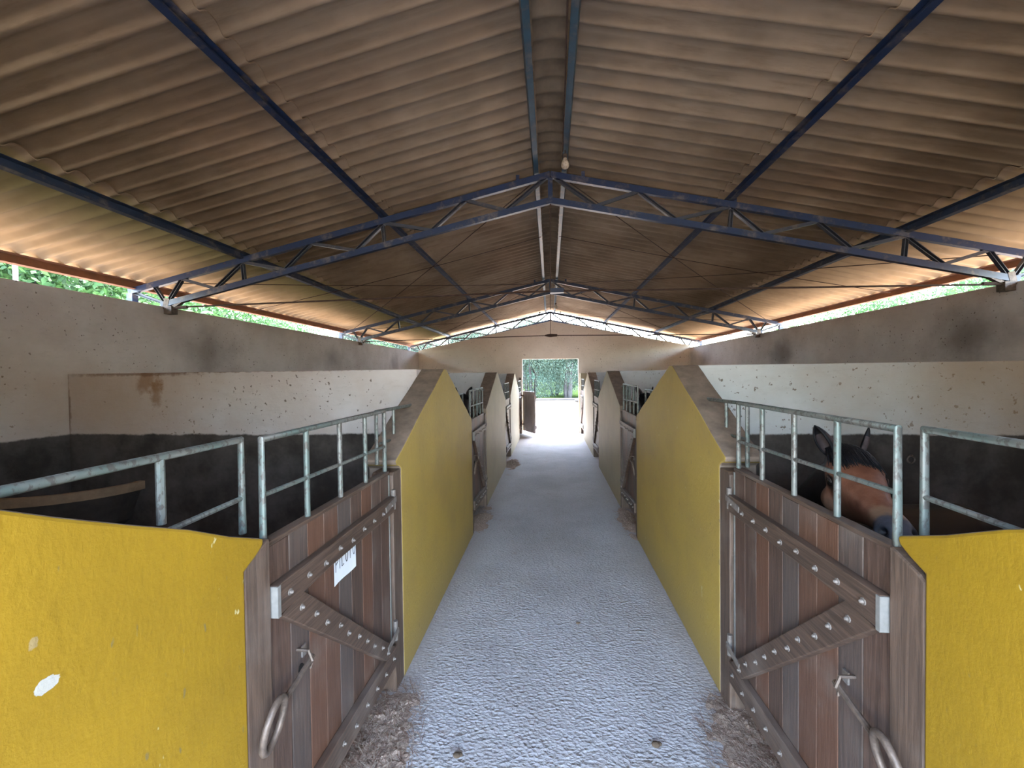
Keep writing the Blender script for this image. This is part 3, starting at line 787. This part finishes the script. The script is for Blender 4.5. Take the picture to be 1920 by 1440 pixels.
    c=m.mix(m.sstep(ns,.3,.7),(.15,.052,.028),(.24,.10,.058))
    c=m.mix(m.math('MULTIPLY',m.sstep(h,-.02,-.13),.6),c,(.24,.15,.09))
    tt=m.math('ADD',t,m.math('MULTIPLY',m.math('SUBTRACT',ns,.5),.09))
    c=m.mix(m.math('MULTIPLY',m.sstep(tt,.26,.31),.55),c,(.26,.18,.11))
    c=m.mix(m.sstep(tt,.33,.365),c,m.mix(m.sstep(ns,.3,.7),(.035,.037,.047),(.075,.075,.09)))
    c=m.mix(m.sstep(tt,-.075,-.13),c,(.018,.013,.012))
    for k in(-1,1):
        e=E_+S*k*.10
        d=m.blob(tuple(e+F*.012),(.050,.05,.034)); c=m.mix(m.sstep(d,1.3,.7),c,(.02,.013,.011))
        e=E_+F*.405+S*k*.048+U*.0
        d=m.blob(tuple(e),(.02,.02,.018)); c=m.mix(m.sstep(d,1.3,.6),c,(.004,.004,.005))
    c=m.mix(m.sstep(m.math('ADD',z,m.math('MULTIPLY',ns,.1)),.55,.45),c,(.015,.012,.012))
    m.col(c); m.bump(fine,.25,.002)
    me.materials.clear(); me.materials.append(m.m)
    tag(o,'bay horse with a dark muzzle looking out over the nearest right gate','horse')
    hair=simple('black_mane',(.006,.0055,.007),.6,0,.3,60,.3,.25)
    inner=simple('ear_inner',(.05,.034,.033),.8,0,.3,30,.2)
    me_eye=Mat('horse_eye',.08,0,.6); me_eye.col((.010,.007,.006)); 
    for k in(-1,1):
        q=MB(); q.sphere((0,0,0),.0235,16,12); e=q.build('eye',me_eye.m,o,smooth=True); e.location=E_+S*k*.088+F*.011+U*.001
        q=MB(); c0=E_+S*k*.091+F*.011+U*.005
        arc=[c0+F*(.024*math.cos(a))+U*(.0155*math.sin(a)+.002)+S*k*(.016-.006*abs(math.cos(a))) for a in [PI*j/10 for j in range(11)]]
        q.tube(arc,.0045,6); e=q.build('eyelid',M_lid,o,smooth=True)
        # ear: curved leaf shell with a hollow inside
        base=E_-F*.145+S*k*.062+U*.085
        tip=(Vector((1.262,2.17,1.545)) if k<0 else Vector((1.475,2.11,1.535)))
        ax=(tip-base); L=ax.length; ax.normalize(); fw=(F*(.85 if k<0 else -.2)+(-S)*(.5 if k<0 else .9)*1); fw=(fw-ax*fw.dot(ax)).normalized(); si=ax.cross(fw)
        NU,NV=12,10; vo=[];fo=[]
        for j in range(NV+1):
            v_=j/NV; w=(.034 if k<0 else .014)*(math.sin(PI*min(1,(v_*.86+.14)))**.75)*(1 if v_<.97 else .3)
            for i in range(NU+1):
                a=-1.25*PI/2*1.2+2.5*PI/2*1.2*i/NU
                vo.append(base-ax*.02+ax*(L+.02)*v_ + si*(w*math.sin(a)) - fw*(w*math.cos(a)*.9)+fw*.012*v_*v_)
        for j in range(NV):
            for i in range(NU): a=j*(NU+1)+i; fo.append((a,a+1,a+NU+2,a+NU+1))
        e=MB().add(vo,fo).build('ear',inner,o,smooth=True,fixn=False); e.data.materials.append(hair)
        md=e.modifiers.new('t','SOLIDIFY'); md.thickness=.007; md.offset=0
        for p in e.data.polygons:
            j=p.index//NU; i=p.index%NU
            if j>=NV-3 or i in(0,NU-1): p.material_index=1
    # forelock and mane: overlapping locks
    rn=random.Random(2); q=MB()
    for j in range(320):
        a=(rn.random()-.5)*2; st_=E_-F*(.15+.05*rn.random())+S*(a*.07)+U*(.105-.02*abs(a))
        tx=.09+.10*rn.random()**1.3; en=E_-F*(.15-tx)+S*(a*.085+.03*(rn.random()-.3))+U*(.094-.02*a*a*1.5-.06*max(0,abs(a)-.7))
        mid=(st_+en)/2+U*.018
        q.tube([st_,st_*.5+mid*.5+U*.006,mid,mid*.5+en*.5+U*.002,en],[.0035,.005,.0045,.003,.0008],5)
    q.build('forelock',hair,o,smooth=True)
    q=MB()
    for j in range(150):
        t_=rn.random(); c0=Vector((1.39,2.19,1.385)).lerp(Vector((1.52,2.60,1.09)),t_)+Vector((0,0,.0)); sdv=rn.choice((-1,1))
        c0.z-= .045*math.sin(PI*t_)*0
        st_=c0+Vector(((rn.random()-.5)*.02,0,.03)); en=c0+Vector((.07+.03*rn.random(),(rn.random()-.5)*.06,-.10-.08*rn.random()))
        mid=(st_+en)/2+Vector((.035,0,.03))
        q.tube([st_,mid,en],[.007,.008,.002],5)
    q.build('mane',hair,o,smooth=True)
    q=MB()
    for j in range(60):
        a=(rn.random()-.5)*.08; q.tube([(2.71,2.84+a,.82),(2.79,2.84+a*1.3,.7),(2.80+.03*rn.random(),2.84+a*1.5,.3)],[.012,.012,.003],5)
    q.build('tail',hair,o,smooth=True)
    return o
M_lid=simple('eyelid_skin',(.035,.022,.018),.5,0,.2,50,.1,.4)
hs=build_horse()
def dark_horse(loc,sx,label):
    h=copy_tree(hs); h.location=loc; h.scale=(sx,1,1); h['label']=label; h.data=hs.data.copy(); h.data.materials.clear(); h.data.materials.append(M_black)
    return h
M_black=simple('black_coat',(.012,.011,.012),.5,0,.3,20,.1,.35)
dark_horse((-.12,3.66,.10),1,'black horse with pricked ears behind the second gate on the right')
dark_horse((.17,3.5,.12),-1,'black horse with pricked ears behind the second gate on the left')
for h in (hs,): h['group']='horses in the stalls'
for h in C.objects:
    if h.get('category')=='horse': h['group']='horses in the stalls'

# ------------------------------------------------------------------ outdoors
v=[];f=[];NX=60
def gz_(x,y):
    d=max(0,math.hypot(x,y-6)-16); return -.12+.25*math.sin(x*.11+1)*min(1,d/20)*.5+ (0 if y<30 else .0)
xs=[-260+520*(i/NX) for i in range(NX+1)]
for x in xs:
    for y in xs: v.append((x,y+20,gz_(x,y+20)))
for i in range(NX):
    for j in range(NX): a=i*(NX+1)+j; f.append((a,a+NX+1,a+NX+2,a+1))
# keep the ground below the building
struct(MB().add(v,f).build('ground',M_ground))
def hill(x0,x1,y0,dep,hf,name,lbl):
    v=[];f=[];NX,NY=60,24; rn=random.Random(int(abs(x0)+y0))
    ph=[rn.random()*6 for _ in range(6)]
    for i in range(NX+1):
        for j in range(NY+1):
            x=x0+(x1-x0)*i/NX; y=y0+dep*j/NY; t=j/NY
            e=math.sin(PI*min(1,i/NX*1.0))**.5 if 0<i<NX else 0
            h=hf*(math.sin(PI*t/1.6)**1.1)*e*(.75+.15*math.sin(i*.21+ph[0])+.1*math.sin(i*.5+ph[1]))+ (rn.random()-.5)*hf*.07*(1 if 0<j<NY else 0)
            v.append((x,y,-.5+h))
    for i in range(NX):
        for j in range(NY): a=i*(NY+1)+j; f.append((a,a+NY+1,a+NY+2,a+1))
    o=MB().add(v,f).build(name,M_hill,smooth=True,fixn=False); tag(o,lbl,'hill'); o['kind']='structure'
hill(-20,170,120,90,15,'hill','distant wooded hill seen through the right side of the doorway')
hill(-190,40,150,90,20,'hill','distant wooded hill behind the trees on the left')

def leafblob(b,c,r,n,rn,size,drop=0.):
    for k in range(n):
        while True:
            p=Vector((rn.uniform(-1,1),rn.uniform(-1,1),rn.uniform(-1,1)))
            if .15<p.length<1: break
        p=Vector((p.x*r[0],p.y*r[1],p.z*r[2]))+Vector(c)
        a=Vector((rn.uniform(-1,1),rn.uniform(-1,1),rn.uniform(-1,.4)-drop)).normalized(); bb=a.cross(Vector((rn.uniform(-1,1),rn.uniform(-1,1),rn.uniform(-1,1)))).normalized()
        s=size*rn.uniform(.6,1.3)
        b.add([p,p+a*s*.5+bb*s*.22,p+a*s,p+a*s*.5-bb*s*.22],[(0,1,2,3)])
def tree_proto(seed,H,spread,nleaf,size,drop,mat,label,grp,slender=True,low=.35):
    rn=random.Random(seed); r=empty('tree',(0,0,-.15),label,'tree',grp)
    t=MB(); f=MB(); tips=[]
    def br(p,d,L,rad,lv):
        pts=[p];q=Vector(p);dd=Vector(d)
        for k in range(5):
            dd=(dd+Vector((rn.uniform(-.12,.12),rn.uniform(-.12,.12),.06))).normalized(); q=q+dd*L/5; pts.append(q.copy())
        t.tube(pts,[rad*(1-.11*k) for k in range(6)],7)
        if lv==0: tips.append(q); tips.append(pts[3]); return
        for k in range(3 if lv>1 else 3):
            a=rn.uniform(0,2*PI); nd=(dd+Vector((math.cos(a),math.sin(a),.2))*rn.uniform(.35,.75)).normalized()
            br(pts[3+k%3 if k<2 else 5],nd,L*rn.uniform(.55,.75),rad*.5,lv-1)
    nst=3 if slender else 1
    for k in range(nst):
        a=rn.uniform(0,2*PI); br(Vector((math.cos(a)*.2*(nst>1),math.sin(a)*.2*(nst>1),0)),Vector((math.cos(a)*.25,math.sin(a)*.25,1)).normalized(),H*low,.18 if slender else .2,2)
    for q in tips:
        leafblob(f,q,(spread*.42,spread*.42,spread*.36),nleaf//len(tips),rn,size,drop)
    # understory foliage around the stems
    for k in range(10):
        a=rn.uniform(0,2*PI); leafblob(f,(math.cos(a)*spread*.5,math.sin(a)*spread*.5,rn.uniform(.5,H*.55)),(spread*.3,spread*.3,H*.12),nleaf//26,rn,size,drop)
    t.build('trunk',M_bark,r,smooth=True,fixn=False); f.build('foliage',mat,r,fixn=False)
    return r
GT='trees standing outside around the barn'
tA=tree_proto(1,9,4.2,32000,.12,.5,M_leaf,'pale-barked tree right behind the far doorway, left of its middle',GT)
tB=tree_proto(5,8,3.6,26000,.12,.5,M_leaf,'slender olive tree seen through the right half of the doorway',GT)
tC=tree_proto(9,6.5,4.0,26000,.12,.1,M_leaf2,'leafy tree outside the left eave gap, nearest the camera',GT,slender=False,low=.3)
tA.location=(-1.6,34.5,-.15); tB.location=(1.4,34,-.15); tC.location=(-12.5,9.5,-.15); tC.scale=(1.45,)*3
def put(src,x,y,rot,scl,label):
    c=copy_tree(src); c.location=(x,y,-.15); c.rotation_euler=(0,0,rot); c.scale=(scl,)*3; c['label']=label
put(tA,-6.5,35,1.1,1.,'tall pale tree left of the doorway view, seen above the gable wall')
put(tB,-11,33,2.3,1.1,'tree beyond the left part of the gable, seen through the truss gap')
put(tA,-17,36,4.0,1.1,'farthest left tree seen over the gable wall')
put(tB,-3.6,38,.4,.9,'slim tree behind the pale-barked pair at the doorway')
put(tA,.4,40,2.2,.8,'broad pale tree filling the middle of the doorway view')
put(tB,2.9,37,1.9,.85,'slim tree at the right edge of the doorway view')
put(tB,4.6,44,.7,.62,'small tree seen above the gable just right of the ridge')
for i,(x,y,rt,sl,lb) in enumerate(((-13.5,15.5,1.,1.25,'leafy tree outside the left eave gap, second from the camera'),(-15,22,2.,1.2,'leafy tree outside the left eave gap, third from the camera'),(-12,28,3.,.9,'leafy tree beyond the left eave, near the gable end'),
    (14,9,1.5,1.1,'leafy tree outside the right eave gap beside the near truss'),(14,14.5,2.4,1.15,'leafy tree outside the right eave gap, second along'),(15,21,3.3,1.2,'leafy tree outside the right eave gap, third along'),(16,30,.3,1.1,'leafy tree far along the right eave gap'),(-14,2,.6,1.3,'leafy tree outside left, behind the camera side'))):
    put(tC,x,y,rt,sl,lb)
o=MB().tube([(-9,30.6,.05),(-2,30.2,.12),(6,31.5,.06)],.08,8).build('log',M_bark,smooth=True); tag(o,'long pale log lying along the edge of the yard beyond the doorway','log')
o=MB().tube([(-8.2,5.8,-.2),(-8.2,5.8,6.2)],.03,8).build('utility_pole',M_palewood); tag(o,'thin white pole outside the left eave gap','pole')
for i,(x,y,r_,lb) in enumerate(((1.9,29.5,.22,'grey rock at the yard edge, right side of the doorway view'),(2.5,29.8,.3,'larger grey rock beside the smaller one at the yard edge'))):
    q=MB(); q.sphere((x,y,r_*.3),r_,9,6,(1.3,1,.6)); tag(q.build('rock',M_bark,smooth=True),lb,'rock','rocks at the yard edge')

# ------------------------------------------------------------------ light
w=bpy.data.worlds.new('sky'); sc.world=w; w.use_nodes=True; nt=w.node_tree; bg=nt.nodes['Background']
sky=nt.nodes.new('ShaderNodeTexSky'); sky.sky_type='NISHITA'; sky.sun_disc=False; sky.sun_elevation=math.radians(67); sky.sun_rotation=math.radians(18); sky.dust_density=2.5; sky.air_density=1.2
mx=nt.nodes.new('ShaderNodeMix'); mx.data_type='RGBA'; mx.inputs[0].default_value=.45; mx.inputs[7].default_value=(.50,.52,.55,1); nt.links.new(sky.outputs[0],mx.inputs[6]); nt.links.new(mx.outputs[2],bg.inputs[0]); bg.inputs[1].default_value=1.2
sl=bpy.data.lights.new('sun','SUN'); sl.energy=4.; sl.angle=math.radians(.6); sl.color=(1,.96,.9)
so=bpy.data.objects.new('sun',sl); C.objects.link(so)
so.rotation_euler=Vector((-.13,-.395,-1)).to_track_quat('-Z','Y').to_euler()

# ------------------------------------------------------------------ camera
yaw,pitch,roll=.0905,-.0185,.0122
r_=Vector((math.cos(yaw),math.sin(yaw),0)); fw=Vector((-math.sin(yaw),math.cos(yaw),0))
D=fw*math.cos(pitch)+Vector((0,0,math.sin(pitch))); U=-fw*math.sin(pitch)+Vector((0,0,math.cos(pitch)))
r2=r_*math.cos(roll)-U*math.sin(roll); u2=r_*math.sin(roll)+U*math.cos(roll)
cam=bpy.data.cameras.new('camera'); co=bpy.data.objects.new('camera',cam); C.objects.link(co)
M=Matrix((r2,u2,-D)).transposed().to_4x4(); M.translation=Vector((-.0211,0,1.8)); co.matrix_world=M
cam.sensor_width=36; cam.lens=36*790/1920; cam.clip_start=.02; cam.clip_end=2000
sc.camera=co
vs_=sc.view_settings; vs_.view_transform='Standard'; vs_.look='None'; vs_.gamma=1; vs_.use_curve_mapping=False; vs_.exposure=3.35
cy=sc.cycles; cy.max_bounces=14; cy.diffuse_bounces=10; cy.use_denoising=True; cy.sample_clamp_indirect=6
